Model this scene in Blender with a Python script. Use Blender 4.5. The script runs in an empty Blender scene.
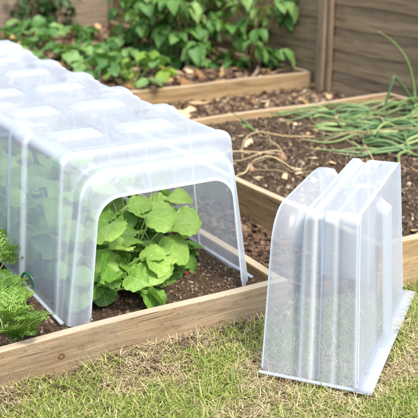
import bpy, bmesh, math, random
import numpy as np
from mathutils import Vector, Matrix

C = bpy.context.scene.collection
R = math.radians
rng = np.random.default_rng(11)
random.seed(11)

# ------------------------------------------------------------------ camera, sky, sun, exposure
cam_d = bpy.data.cameras.new('camera')
cam_d.sensor_width = 36.0
cam_d.lens = 865.0 / 418.0 * 36.0
cam_d.clip_start = 0.05
cam_d.clip_end = 500
cam_d.dof.use_dof = True
cam_d.dof.focus_distance = 1.95
cam_d.dof.aperture_fstop = 5.8
cam = bpy.data.objects.new('camera', cam_d)
cam.location = (0, 0, 1.0)
cam.rotation_euler = (R(90) - math.atan2(299, 865), 0, R(-30.7))
C.objects.link(cam)
bpy.context.scene.camera = cam

SUN_EL, SUN_AZ = R(58), R(-90)          # azimuth measured from +X towards +Y
w = bpy.data.worlds.new('World')
bpy.context.scene.world = w
w.use_nodes = True
nt = w.node_tree
nt.nodes.clear()
sky = nt.nodes.new('ShaderNodeTexSky')
sky.sky_type = 'NISHITA'
sky.sun_disc = False
sky.sun_elevation = SUN_EL
sky.sun_rotation = R(90) - SUN_AZ
sky.air_density = 1.0
sky.dust_density = 3.0
bg = nt.nodes.new('ShaderNodeBackground')
bg.inputs['Strength'].default_value = 0.13
wo = nt.nodes.new('ShaderNodeOutputWorld')
nt.links.new(sky.outputs[0], bg.inputs[0])
nt.links.new(bg.outputs[0], wo.inputs[0])

sun_d = bpy.data.lights.new('sun', 'SUN')
sun_d.energy = 2.2
sun_d.angle = R(14)
sun_d.color = (1.0, 0.95, 0.87)
sun = bpy.data.objects.new('sun', sun_d)
sd = Vector((math.cos(SUN_EL) * math.cos(SUN_AZ), math.cos(SUN_EL) * math.sin(SUN_AZ), math.sin(SUN_EL)))
sun.rotation_euler = sd.to_track_quat('Z', 'Y').to_euler()
sun.location = sd * 20
C.objects.link(sun)

vs = bpy.context.scene.view_settings
vs.view_transform = 'Standard'
vs.look = 'None'
vs.gamma = 1
vs.use_curve_mapping = False
vs.exposure = 1.47
bpy.context.scene.cycles.transparent_max_bounces = 24
bpy.context.scene.cycles.max_bounces = 8

# ------------------------------------------------------------------ object helpers
def link(o, parent=None):
    C.objects.link(o)
    if parent is not None:
        o.parent = parent
    return o

def tag(o, label=None, cat=None, group=None, kind=None):
    if label: o['label'] = label
    if cat: o['category'] = cat
    if group: o['group'] = group
    if kind: o['kind'] = kind
    return o

def thing(name, label, cat, loc=(0, 0, 0), rz=0.0, group=None):
    o = bpy.data.objects.new(name, None)
    o.empty_display_size = 0.05
    o.location = loc
    o.rotation_euler = (0, 0, rz)
    return tag(link(o), label, cat, group)

class Geo:
    """numpy collector of vertices, faces and a per-vertex attribute (along, across, tint)"""
    def __init__(self):
        self.V, self.F, self.A, self.n = [], [], [], 0
    def add(self, V, F, A=None):
        V = np.asarray(V, float)
        if A is None:
            A = np.zeros((len(V), 3))
        self.V.append(V); self.A.append(np.asarray(A, float))
        for f in F:
            self.F.append(np.asarray(f, np.int64) + self.n)
        self.n += len(V)
    def build(self, name, mat, parent=None, smooth=True, attr=True):
        V = np.concatenate(self.V); A = np.concatenate(self.A)
        me = bpy.data.meshes.new(name)
        quads = self.F
        lens = np.array([f.shape[1] for f in quads for _ in range(f.shape[0])], np.int32)
        loops = np.concatenate([f.ravel() for f in quads]).astype(np.int32)
        me.vertices.add(len(V)); me.vertices.foreach_set('co', V.astype(np.float32).ravel())
        me.loops.add(len(loops)); me.loops.foreach_set('vertex_index', loops)
        st = np.zeros(len(lens), np.int32); st[1:] = np.cumsum(lens)[:-1]
        me.polygons.add(len(lens)); me.polygons.foreach_set('loop_start', st)
        me.polygons.foreach_set('use_smooth', np.full(len(lens), smooth))
        if attr:
            at = me.attributes.new('lc', 'FLOAT_VECTOR', 'POINT')
            at.data.foreach_set('vector', A.astype(np.float32).ravel())
        me.update(calc_edges=True); me.validate()
        me.materials.append(mat)
        return link(bpy.data.objects.new(name, me), parent)

def grid_faces(nr, nc, wrap=False):
    r = np.arange(nr - 1)[:, None]; c = np.arange(nc if wrap else nc - 1)[None, :]
    c2 = (c + 1) % nc
    a = r * nc + c; b = r * nc + c2; d = (r + 1) * nc + c; e = (r + 1) * nc + c2
    return np.stack([a, b, e, d], -1).reshape(-1, 4)

def rot(ax, a):
    c, s = math.cos(a), math.sin(a)
    if ax == 'x': return np.array([[1, 0, 0], [0, c, -s], [0, s, c]])
    if ax == 'y': return np.array([[c, 0, s], [0, 1, 0], [-s, 0, c]])
    return np.array([[c, -s, 0], [s, c, 0], [0, 0, 1]])

def tube(g, pts, rad, n=8, tint=0.5, cap=True):
    P = np.asarray(pts, float); m = len(P)
    rad = np.broadcast_to(np.asarray(rad, float), (m,))
    T = np.gradient(P, axis=0); T /= np.linalg.norm(T, axis=1)[:, None] + 1e-9
    up = np.array([0, 0, 1.0]) if abs(T[0][2]) < .9 else np.array([1.0, 0, 0])
    V = []; N = np.cross(T[0], up); N /= np.linalg.norm(N)
    for i in range(m):
        N = N - T[i] * np.dot(N, T[i]); N /= np.linalg.norm(N) + 1e-9
        B = np.cross(T[i], N)
        a = np.linspace(0, 2 * np.pi, n, endpoint=False)[:, None]
        V.append(P[i] + rad[i] * (np.cos(a) * N + np.sin(a) * B))
    V = np.concatenate(V)
    A = np.zeros((len(V), 3)); A[:, 0] = np.repeat(np.linspace(0, 1, m), n); A[:, 2] = tint
    F = [grid_faces(m, n, True)]
    if cap:
        F.append(np.array([list(range(n))[::-1]])); F.append(np.array([list(range((m - 1) * n, m * n))]))
    g.add(V, F, A)

def spline(ctrl, n=14):
    P = np.asarray(ctrl, float); m = len(P)
    P = np.vstack([2 * P[0] - P[1], P, 2 * P[-1] - P[-2]])
    out = []
    for t in np.linspace(0, m - 1 - 1e-6, n):
        i = int(t); u = t - i
        a, b, c, d = P[i:i + 4]
        out.append(.5 * (2 * b + (c - a) * u + (2 * a - 5 * b + 4 * c - d) * u * u + (3 * b - a - 3 * c + d) * u ** 3))
    return np.array(out)

_perm = rng.random((64, 64))
def vnoise(x, y):
    x = np.asarray(x, float); y = np.asarray(y, float)
    xi = np.floor(x).astype(int); yi = np.floor(y).astype(int)
    fx = x - xi; fy = y - yi
    fx = fx * fx * (3 - 2 * fx); fy = fy * fy * (3 - 2 * fy)
    g = lambda a, b: _perm[a % 64, b % 64]
    return (g(xi, yi) * (1 - fx) + g(xi + 1, yi) * fx) * (1 - fy) + (g(xi, yi + 1) * (1 - fx) + g(xi + 1, yi + 1) * fx) * fy
def fnoise(x, y, o=4):
    s = 0; a = .5; f = 1.0
    for i in range(o):
        s = s + a * vnoise(x * f + 7.3 * i, y * f + 3.1 * i); a *= .5; f *= 2.03
    return s

# ------------------------------------------------------------------ materials
class M:
    def __init__(self, name):
        self.m = bpy.data.materials.new(name); self.m.use_nodes = True
        self.t = self.m.node_tree; self.t.nodes.clear()
        self.out = self.n('OutputMaterial')
    def n(self, kind, **kw):
        x = self.t.nodes.new('ShaderNode' + kind)
        for k, v in kw.items():
            if k in x.inputs: x.inputs[k].default_value = v
            else: setattr(x, k, v)
        return x
    def l(self, a, b): self.t.links.new(a, b)
    def ramp(self, src, stops):
        r = self.n('ValToRGB'); e = r.color_ramp.elements
        while len(e) < len(stops): e.new(0.5)
        for i, (p, c) in enumerate(stops):
            e[i].position = p; e[i].color = (*c, 1) if len(c) == 3 else c
        self.l(src, r.inputs[0]); return r.outputs[0]
    def noise(self, scale, detail=6, rough=.6, vec=None, stretch=None, dist=0):
        x = self.n('TexNoise'); x.inputs['Scale'].default_value = scale
        x.inputs['Detail'].default_value = detail; x.inputs['Roughness'].default_value = rough
        x.inputs['Distortion'].default_value = dist
        if vec is None: vec = self.n('TexCoord').outputs['Object']
        if stretch:
            mp = self.n('Mapping'); mp.inputs['Scale'].default_value = stretch
            self.l(vec, mp.inputs[0]); vec = mp.outputs[0]
        self.l(vec, x.inputs['Vector']); return x.outputs[0]
    def mix(self, fac, a, b, mode='MIX'):
        x = self.n('MixRGB', blend_type=mode)
        for s, v in ((0, fac), (1, a), (2, b)):
            if hasattr(v, 'is_linked'): self.l(v, x.inputs[s])
            else: x.inputs[s].default_value = v if s == 0 else (*v, 1)
        return x.outputs[0]
    def math(self, op, a, b=0.0):
        x = self.n('Math', operation=op)
        for s, v in ((0, a), (1, b)):
            if hasattr(v, 'is_linked'): self.l(v, x.inputs[s])
            else: x.inputs[s].default_value = v
        return x.outputs[0]
    def bump(self, h, strength=.5, dist=.01):
        b = self.n('Bump'); b.inputs['Strength'].default_value = strength; b.inputs['Distance'].default_value = dist
        self.l(h, b.inputs['Height']); return b.outputs[0]
    def principled(self, col, rough=.8, spec=.3, normal=None):
        p = self.n('BsdfPrincipled'); p.inputs['Roughness'].default_value = rough
        p.inputs['Specular IOR Level'].default_value = spec
        if hasattr(col, 'is_linked'): self.l(col, p.inputs['Base Color'])
        else: p.inputs['Base Color'].default_value = (*col, 1)
        if normal is not None: self.l(normal, p.inputs['Normal'])
        return p
    def done(self, sh):
        self.l(sh.outputs[0] if hasattr(sh, 'outputs') else sh, self.out.inputs[0]); return self.m

def wood_mat(name, axis, dark, mid, light, grey=.25, knot=None, bump=.5):
    m = M(name)
    st = [38, 38, 38]; st[axis] = 2.2
    st2 = [160, 160, 160]; st2[axis] = 9
    g = m.noise(1, 7, .62, stretch=st, dist=.8)
    f = m.noise(1, 4, .7, stretch=st2)
    blotch = m.noise(6, 5, .6)
    fleck = m.noise(90, 4, .7)
    col = m.ramp(g, [(.25, dark), (.5, mid), (.78, light)])
    col = m.mix(m.ramp(blotch, [(.42, (0, 0, 0)), (.72, (grey,) * 3)]), col, (.32, .29, .24))
    col = m.mix(.55, col, m.ramp(f, [(.3, (.35, .3, .25)), (.7, (1.25, 1.2, 1.12))]), 'MULTIPLY')
    col = m.mix(m.ramp(fleck, [(.56, (0, 0, 0)), (.7, (.45,) * 3)]), col, tuple(c * .45 for c in dark))
    if knot:
        for (kx, kz, kr, ks) in knot:
            tc = m.n('TexCoord').outputs['Object']
            mp = m.n('Mapping'); mp.inputs['Location'].default_value = (-kx, 0, -kz); m.l(tc, mp.inputs[0])
            sc = m.n('Mapping'); sc.inputs['Scale'].default_value = (1 / kr, 0, 1.25 / kr); m.l(mp.outputs[0], sc.inputs[0])
            ln = m.n('VectorMath', operation='LENGTH'); m.l(sc.outputs[0], ln.inputs[0])
            d = m.math('ADD', ln.outputs['Value'], m.math('MULTIPLY', m.math('SUBTRACT', m.noise(50, 3), .5), .9))
            rings = m.math('SINE', m.math('MULTIPLY', d, 11.0))
            kc = m.ramp(rings, [(.0, (.09, .05, .025)), (.9, (.26, .16, .07))])
            col = m.mix(m.ramp(d, [(.55, (ks,) * 3), (1.15, (0, 0, 0))]), col, kc)
    crack = m.noise(1, 3, .5, stretch=tuple(3.0 if i == axis else 120 for i in range(3)), dist=.4)
    ck = m.ramp(crack, [(.635, (0, 0, 0)), (.665, (.75,) * 3)])
    col = m.mix(ck, col, tuple(c * .3 for c in dark))
    mud = m.noise(14, 6, .7)                                   # grey-green weathering and soil smears in patches
    col = m.mix(m.ramp(mud, [(.56, (0, 0, 0)), (.75, (.5,) * 3)]), col, (.17, .14, .095))
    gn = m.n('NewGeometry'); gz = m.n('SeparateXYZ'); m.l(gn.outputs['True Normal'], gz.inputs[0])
    col = m.mix(m.ramp(gz.outputs[2], [(.75, (0, 0, 0)), (.95, (.55,) * 3)]), col, (.50, .43, .32))   # upward faces painted paler, standing for light on the top edge
    b = m.mix(.45, m.mix(.5, g, f), m.noise(260, 4, .75))
    b = m.math('SUBTRACT', b, m.math('MULTIPLY', ck, .5))
    p = m.principled(col, .88, .15, m.bump(b, bump + .2, .006))
    return m.done(p)

W_DARK, W_MID, W_LIGHT = (.13, .085, .045), (.27, .19, .105), (.40, .30, .18)
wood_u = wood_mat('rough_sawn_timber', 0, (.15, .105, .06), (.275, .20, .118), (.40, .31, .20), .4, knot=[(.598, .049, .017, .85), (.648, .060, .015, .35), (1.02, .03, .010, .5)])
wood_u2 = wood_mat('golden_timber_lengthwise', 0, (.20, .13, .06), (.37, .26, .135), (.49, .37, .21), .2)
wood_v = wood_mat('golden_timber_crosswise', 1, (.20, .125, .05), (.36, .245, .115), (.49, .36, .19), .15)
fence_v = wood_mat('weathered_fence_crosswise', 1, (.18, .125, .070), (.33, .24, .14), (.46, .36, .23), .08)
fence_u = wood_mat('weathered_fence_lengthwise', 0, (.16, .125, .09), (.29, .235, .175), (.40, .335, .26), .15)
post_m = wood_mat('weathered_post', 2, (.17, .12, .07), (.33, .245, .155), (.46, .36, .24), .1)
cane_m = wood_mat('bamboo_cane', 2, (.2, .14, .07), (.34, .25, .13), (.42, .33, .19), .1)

def soil_mat():
    m = M('dark_crumbly_soil')
    a = m.noise(22, 10, .7); b = m.noise(160, 6, .75); c = m.noise(420, 3, .7)
    col = m.ramp(a, [(.3, (.050, .034, .022)), (.55, (.105, .074, .050)), (.8, (.19, .14, .10))])
    col = m.mix(.7, col, m.ramp(b, [(.3, (.4, .36, .33)), (.72, (1.5, 1.4, 1.3))]), 'MULTIPLY')
    col = m.mix(m.ramp(c, [(.66, (0, 0, 0)), (.74, (.55,) * 3)]), col, (.30, .24, .17))
    h = m.mix(.5, a, b)
    return m.done(m.principled(col, .95, .1, m.bump(h, .9, .02)))
soil_m = soil_mat()

def ground_mat():
    m = M('lawn_earth')
    a = m.noise(9, 8, .65); b = m.noise(130, 6, .75)
    col = m.ramp(a, [(.35, (.10, .075, .04)), (.55, (.16, .135, .06)), (.75, (.12, .14, .04))])
    col = m.mix(.8, col, m.ramp(b, [(.3, (.35, .33, .3)), (.7, (1.5, 1.45, 1.3))]), 'MULTIPLY')
    return m.done(m.principled(col, .95, .1, m.bump(b, .8, .01)))
ground_m = ground_mat()

def path_mat():
    m = M('path_earth')
    a = m.noise(30, 8, .7); b = m.noise(140, 5, .7)
    col = m.ramp(a, [(.3, (.05, .032, .02)), (.6, (.11, .072, .045)), (.85, (.20, .14, .09))])
    return m.done(m.principled(col, .95, .1, m.bump(m.mix(.5, a, b), .9, .02)))
path_m = path_mat()

def attr_mat(name, stops, rough=.85, transl=0.0, spec=.25, var=.35, grain=60, tip=None):
    """colour by the random tint of each blade, chip or leaf"""
    m = M(name)
    at = m.n('Attribute', attribute_name='lc')
    sp = m.n('SeparateXYZ'); m.l(at.outputs['Vector'], sp.inputs[0])
    col = m.ramp(sp.outputs[2], stops)
    col = m.mix(var, col, m.ramp(m.noise(grain, 4, .65), [(.3, (.5, .5, .5)), (.7, (1.45, 1.45, 1.4))]), 'MULTIPLY')
    if tip: col = m.mix(m.ramp(sp.outputs[0], [(tip[0], (0, 0, 0)), (1, (tip[1],) * 3)]), col, tip[2])
    p = m.principled(col, rough, spec)
    if transl:
        t = m.n('BsdfTranslucent'); m.l(col, t.inputs[0])
        x = m.n('MixShader'); x.inputs[0].default_value = transl
        m.l(p.outputs[0], x.inputs[1]); m.l(t.outputs[0], x.inputs[2])
        return m.done(x)
    return m.done(p)

grass_m = attr_mat('lawn_blades', [(0, (.12, .19, .03)), (.5, (.25, .33, .06)), (1, (.45, .47, .14))], .55, .35, .35, .25, tip=(.6, .5, (.34, .34, .12)))
straw_m = attr_mat('dry_thatch', [(0, (.20, .145, .07)), (.5, (.42, .33, .18)), (1, (.66, .56, .36))], .8, .15)
bark_m = attr_mat('bark_chips', [(0, (.04, .025, .017)), (.5, (.115, .07, .045)), (.85, (.21, .14, .09)), (1, (.40, .31, .21))], .9, 0, .15, .5)
crumb_m = attr_mat('soil_crumbs', [(0, (.035, .024, .016)), (.6, (.10, .072, .048)), (.86, (.19, .145, .10)), (1, (.46, .39, .29))], .95, 0, .1, .5)
litter_m = attr_mat('dry_leaf_litter', [(0, (.20, .10, .04)), (.5, (.40, .25, .11)), (1, (.62, .50, .33))], .8, .1, .2, .4)

def leaf_mat(name, lo, mid, hi, vein=(.4, .5, .15), veinf=.35, rough=.45, transl=.35, nv=7, spec=.4, bump=.5, veinb=.3):
    m = M(name)
    at = m.n('Attribute', attribute_name='lc')
    sp = m.n('SeparateXYZ'); m.l(at.outputs['Vector'], sp.inputs[0])
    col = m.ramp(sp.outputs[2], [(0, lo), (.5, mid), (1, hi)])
    col = m.mix(.45, col, m.ramp(m.noise(45, 5, .6), [(.3, (.62, .66, .6)), (.7, (1.35, 1.3, 1.2))]), 'MULTIPLY')
    # veins: chevrons leaving the midrib
    ax = m.math('ABSOLUTE', sp.outputs[1])
    ph = m.math('SINE', m.math('MULTIPLY', m.math('SUBTRACT', sp.outputs[0], m.math('MULTIPLY', ax, .45)), nv * 6.283))
    side = m.ramp(ph, [(.90, (0, 0, 0)), (.99, (1, 1, 1))])
    mid_ = m.ramp(ax, [(.0, (1, 1, 1)), (.07, (0, 0, 0))])
    vf = m.mix(1, side, mid_, 'LIGHTEN')
    col = m.mix(m.math('MULTIPLY', vf, veinf), col, vein)
    nrm = m.bump(m.math('SUBTRACT', m.noise(70, 4, .6), m.math('MULTIPLY', vf, veinb)), bump, .006)
    p = m.principled(col, rough, spec, nrm)
    t = m.n('BsdfTranslucent'); m.l(m.mix(1, col, (1.15, 1.2, .55), 'MULTIPLY'), t.inputs[0])
    x = m.n('MixShader'); x.inputs[0].default_value = transl
    m.l(p.outputs[0], x.inputs[1]); m.l(t.outputs[0], x.inputs[2])
    return m.done(x)

radish_leaf_m = leaf_mat('radish_leaf', (.04, .135, .016), (.12, .265, .032), (.33, .47, .10), (.45, .55, .22), .3, .42, .33, 4, bump=.8, veinb=.07)
carrot_leaf_m = leaf_mat('carrot_frond', (.06, .15, .018), (.125, .26, .032), (.26, .39, .075), veinf=0, transl=.35)
rasp_leaf_m = leaf_mat('raspberry_leaf', (.045, .14, .03), (.13, .27, .06), (.29, .43, .15), (.12, .24, .05), .4, .5, .3, 8)
straw_leaf_m = leaf_mat('strawberry_leaf', (.04, .12, .03), (.09, .21, .055), (.20, .34, .11), (.12, .22, .06), .35, .45, .3, 7)
yellow_green_leaf_m = leaf_mat('yellow_green_leaf', (.09, .20, .03), (.17, .31, .045), (.28, .42, .08), (.45, .52, .1), .35, .5, .4, 6)  # brighter, yellower strawberry leaf for one plant
ivy_leaf_m = leaf_mat('dark_shrub_leaf', (.018, .05, .012), (.03, .085, .018), (.06, .13, .03), (.1, .18, .05), .3, .4, .25, 5)
onion_m = attr_mat('onion_leaf', [(0, (.07, .145, .06)), (.5, (.155, .25, .085)), (.8, (.28, .37, .13)), (1, (.50, .45, .20))], .45, .15, .45, .4, 25, tip=(.8, .6, (.45, .38, .2)))
onion_dry_m = attr_mat('dry_onion_leaf', [(0, (.26, .18, .09)), (1, (.50, .40, .23))], .75, .1, .2, .4, 40)
bulb_m = attr_mat('onion_bulb', [(0, (.20, .12, .06)), (1, (.38, .26, .14))], .5, 0, .4, .4, 40)
stem_green_m = attr_mat('green_stem', [(0, (.16, .26, .06)), (1, (.30, .38, .14))], .5, .2)
stem_wood_m = attr_mat('woody_stem', [(0, (.10, .07, .03)), (1, (.2, .15, .07))], .7)
red_root_m = attr_mat('radish_root', [(0, (.30, .02, .03)), (1, (.42, .04, .06))], .35, 0, .5, .3)
peg_m = M('green_coated_wire'); peg_m = peg_m.done(peg_m.principled((.006, .085, .035), .35, .5))
stone_m = attr_mat('pale_stone', [(0, (.4, .36, .3)), (1, (.62, .58, .52))], .8)

def plastic_mat(name, op0, op1, tintc):
    m = M(name)
    lw = m.n('LayerWeight'); lw.inputs['Blend'].default_value = .42
    nz = m.noise(9, 4, .6)
    op = m.math('ADD', m.math('MULTIPLY', m.math('POWER', lw.outputs['Facing'], 1.6), op1 - op0), op0)
    op = m.math('ADD', op, m.math('MULTIPLY', m.math('SUBTRACT', nz, .5), .10))
    at = m.n('Attribute', attribute_name='lc'); sp = m.n('SeparateXYZ'); m.l(at.outputs['Vector'], sp.inputs[0])
    op = m.math('ADD', op, m.math('MULTIPLY', sp.outputs[0], .50))          # whiter veil painted on pressed edges for their highlight bands
    op = m.math('MINIMUM', op, .97)
    streak = m.noise(1, 3, .6, stretch=(70, 70, 3))
    nrm = m.bump(streak, .14, .004)
    op = m.math('ADD', op, m.math('MULTIPLY', m.math('SUBTRACT', streak, .5), .12))     # drawn streaks of the moulding
    scr = m.noise(1, 2, .5, stretch=(9, 9, 240), dist=1.5)
    op = m.math('ADD', op, m.ramp(scr, [(.66, (0, 0, 0)), (.72, (.10,) * 3)]))          # scuffs
    speck = m.noise(150, 2, .5)
    op = m.math('ADD', op, m.ramp(speck, [(.70, (0, 0, 0)), (.76, (.22,) * 3)]))        # dried drops and dust
    op = m.math('MINIMUM', m.math('MAXIMUM', op, .05), .97)
    d = m.n('BsdfDiffuse'); d.inputs[0].default_value = (*tintc, 1); m.l(nrm, d.inputs['Normal'])
    t = m.n('BsdfTranslucent'); t.inputs[0].default_value = (*tintc, 1)
    v = m.n('MixShader'); v.inputs[0].default_value = .5; m.l(d.outputs[0], v.inputs[1]); m.l(t.outputs[0], v.inputs[2])
    tr = m.n('BsdfTransparent'); tr.inputs[0].default_value = (.93, .97, .985, 1)
    b = m.n('MixShader'); m.l(op, b.inputs[0]); m.l(tr.outputs[0], b.inputs[1]); m.l(v.outputs[0], b.inputs[2])
    gl = m.n('BsdfGlossy'); gl.inputs['Roughness'].default_value = .28; m.l(nrm, gl.inputs['Normal'])
    fr = m.math('ADD', m.math('MULTIPLY', m.math('POWER', lw.outputs['Facing'], 4.0), .5), .045)
    x = m.n('MixShader'); m.l(m.math('MULTIPLY', fr, .6), x.inputs[0]); m.l(b.outputs[0], x.inputs[1]); m.l(gl.outputs[0], x.inputs[2])
    return m.done(x)
plastic_m = plastic_mat('frosted_polypropylene', .42, .68, (.70, .755, .84))
cover_m = plastic_mat('cloudy_polypropylene', .43, .73, (.73, .78, .86))
rim_m = plastic_mat('thick_plastic_rim', .60, .95, (.84, .88, .92))

# ------------------------------------------------------------------ solids
def board(name, x0, x1, y0, y1, z0, z1, mat, parent=None, bevel=.004, warp=.002):
    bm = bmesh.new()
    bmesh.ops.create_cube(bm, size=1)
    bmesh.ops.scale(bm, vec=(x1 - x0, y1 - y0, z1 - z0), verts=bm.verts)
    bmesh.ops.translate(bm, vec=((x0 + x1) / 2, (y0 + y1) / 2, (z0 + z1) / 2), verts=bm.verts)
    ax = 0 if (x1 - x0) > (y1 - y0) else 1
    if (z1 - z0) > max(x1 - x0, y1 - y0): ax = 2
    es = [e for e in bm.edges if abs((e.verts[0].co - e.verts[1].co)[ax]) > 1e-4]
    n = int(max(2, min(40, max(x1 - x0, y1 - y0, z1 - z0) / .05)))
    bmesh.ops.bevel(bm, geom=list(bm.edges), offset=bevel, segments=2, affect='EDGES', profile=.6)
    es = [e for e in bm.edges if abs((e.verts[0].co - e.verts[1].co)[ax]) > .05]
    if es: bmesh.ops.subdivide_edges(bm, edges=es, cuts=n, use_grid_fill=True)
    ph = random.random() * 9
    for v in bm.verts:
        t = v.co[ax] * 5 + ph
        o = [0, 0, 0]
        o[(ax + 1) % 3] = warp * math.sin(t); o[(ax + 2) % 3] = warp * math.sin(t * 1.7 + 1)
        v.co += Vector(o)
    me = bpy.data.meshes.new(name); bm.to_mesh(me); bm.free()
    me.materials.append(mat)
    return link(bpy.data.objects.new(name, me), parent)

# ------------------------------------------------------------------ setting: ground, path, soil
def sheet(name, x0, x1, y0, y1, z, amp, freq, step, mat, kind='structure'):
    nx = max(2, int((x1 - x0) / step)); ny = max(2, int((y1 - y0) / step))
    X, Y = np.meshgrid(np.linspace(x0, x1, nx), np.linspace(y0, y1, ny))
    Z = z + amp * (fnoise(X * freq, Y * freq, 5) - .5) * 2 + .005 * np.clip(fnoise(X * 75, Y * 75, 3) - .42, 0, 1) * 4
    g = Geo(); g.add(np.stack([X, Y, Z], -1).reshape(-1, 3), [grid_faces(ny, nx)])
    return tag(g.build(name, mat, attr=False), kind=kind)

A_Z, B_Z = .072, .108
GX = np.concatenate([[-150, -40, -8], np.linspace(-1.5, 4.5, 160), [10, 40, 150]])
GY = np.concatenate([[-150, -40, -8], np.linspace(-.5, 7.5, 200), [12, 40, 150]])
X, Y = np.meshgrid(GX, GY)
def lawn_h(x, y): return .014 * (fnoise(x * 5, y * 5, 4) - .5) * 2 - .004 + .016 * np.exp(-((1.66 - y) / .06) ** 2) * (x < 1.3)
g = Geo(); g.add(np.stack([X, Y, lawn_h(X, Y)], -1).reshape(-1, 3), [grid_faces(len(GY), len(GX))])
tag(g.build('lawn_ground', ground_m, attr=False), kind='structure')
sheet('bark_path', 1.226, 1.505, 1.70, 3.86, .012, .010, 14, .012, path_m)
sheet('bark_path', .0, 1.22, 3.80, 3.88, .012, .010, 14, .012, path_m)
sheet('bark_path', 1.51, 3.06, 3.215, 3.98, .016, .012, 14, .012, path_m)
sheet('bed_soil', .075, 1.194, 1.689, 3.765, A_Z, .012, 16, .005, soil_m)
sheet('bed_soil', 1.537, 2.92, 1.668, 3.176, B_Z, .022, 9, .006, soil_m)
sheet('bed_soil', 1.0, 3.03, 4.015, 6.72, .085, .03, 6, .02, soil_m)

# ------------------------------------------------------------------ raised beds
bed = thing('raised_bed', 'low raised bed of rough sawn boards under the long clear tunnel', 'raised bed', (0, 0, 0))
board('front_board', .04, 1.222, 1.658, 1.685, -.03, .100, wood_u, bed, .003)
o = board('side_board', 1.196, 1.222, 1.688, 3.80, -.03, .097, wood_v, bed)
board('side_board', .04, .067, 1.688, 3.80, -.03, .097, wood_v, bed)
board('back_board', .07, 1.193, 3.772, 3.80, -.03, .097, wood_u2, bed)
bed = thing('raised_bed', 'raised bed of golden boards full of fallen onions behind the freestanding cover', 'raised bed', (0, 0, 0))
board('front_board', 1.508, 2.95, 1.636, 1.664, -.03, .140, wood_u2, bed)
board('side_board', 1.505, 1.533, 1.667, 3.18, -.03, .140, wood_v, bed)
board('side_board', 2.923, 2.95, 1.667, 3.18, -.03, .142, wood_v, bed)
board('back_board', 1.505, 2.95, 3.183, 3.21, -.03, .140, wood_u2, bed)
bed = thing('raised_bed', 'far raised bed below the leafy bushes, against the fence', 'raised bed', (0, 0, 0))
board('front_board', .95, 3.06, 3.985, 4.013, -.03, .116, wood_u2, bed)
board('side_board', 3.032, 3.06, 4.016, 6.74, -.03, .118, wood_v, bed)

# ------------------------------------------------------------------ fences
def lap_panel(parent, axis, a0, a1, pos, z0, z1, mat, face, step=.122):
    """overlapping horizontal boards; axis 1: runs along y at x=pos, axis 0: along x at y=pos"""
    g = Geo(); z = z0; n = 60
    while z < z1:
        t = np.linspace(a0, a1, n); ph = rng.random() * 9
        wob = .006 * np.sin(t * 3.1 + ph) + .004 * np.sin(t * 9 + ph * 2)
        prof = [(0.0, -.002), (.022, -.002 + wob * 0), (.010, step + .02), (.002, step + .02)]
        V = []
        for (d, h) in ((.0, 0), (.022, 0), (.010, step + .022), (-.002, step + .022)):
            off = pos + face * (d + .004)
            zz = z + h + (wob if h == 0 else wob * .3)
            if axis == 1: V.append(np.stack([np.full(n, off), t, zz], -1))
            else: V.append(np.stack([t, np.full(n, off), zz], -1))
        V = np.stack(V, 1).reshape(-1, 3)
        g.add(V, [grid_faces(n, 4, True), np.array([[0, 1, 2, 3]]), np.array([[n * 4 - 1, n * 4 - 2, n * 4 - 3, n * 4 - 4]])])
        z += step
    return g.build('boards', mat, parent, smooth=False, attr=False)

FX = 3.10
f1 = thing('lap_fence', 'weathered brown lap fence panel to the right of the lighter post', 'fence', (0, 0, 0))
lap_panel(f1, 1, 1.85, 3.855, FX, .03, 1.75, fence_v, -1)
board('batten', FX - .052, FX - .030, 3.82, 3.852, .03, 1.75, post_m, f1)
board('batten', FX - .052, FX - .030, 2.90, 2.945, .03, 1.75, fence_v, f1)
f2 = thing('lap_fence', 'darker lap fence panel between the lighter post and the leafy bush', 'fence', (0, 0, 0))
lap_panel(f2, 1, 3.935, 6.80, FX, .05, 1.75, fence_v, -1)
board('batten', FX - .052, FX - .030, 5.3, 5.345, .05, 1.75, fence_v, f2)
tag(board('fence_post', FX - .065, FX - .005, 3.862, 3.928, -.05, 1.85, post_m), 'upright square light brown post joining the two right fence panels', 'fence post')
f3 = thing('lap_fence', 'far left fence of horizontal boards behind the strawberry plants', 'fence', (0, 0, 0))
lap_panel(f3, 0, .2, 3.09, 6.80, .32, 1.6, fence_u, -1, .16)
board('gravel_board', .2, 3.09, 6.765, 6.79, .0, .315, fence_u, f3)

# ------------------------------------------------------------------ plastic covers
def sbox(x, a, b, s):
    """smooth 0-1 plateau between a and b with edge softness s"""
    f = lambda t: np.clip(t, 0, 1) ** 2 * (3 - 2 * np.clip(t, 0, 1))
    return f((x - a) / s + .5) * f((b - x) / s + .5)

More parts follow.
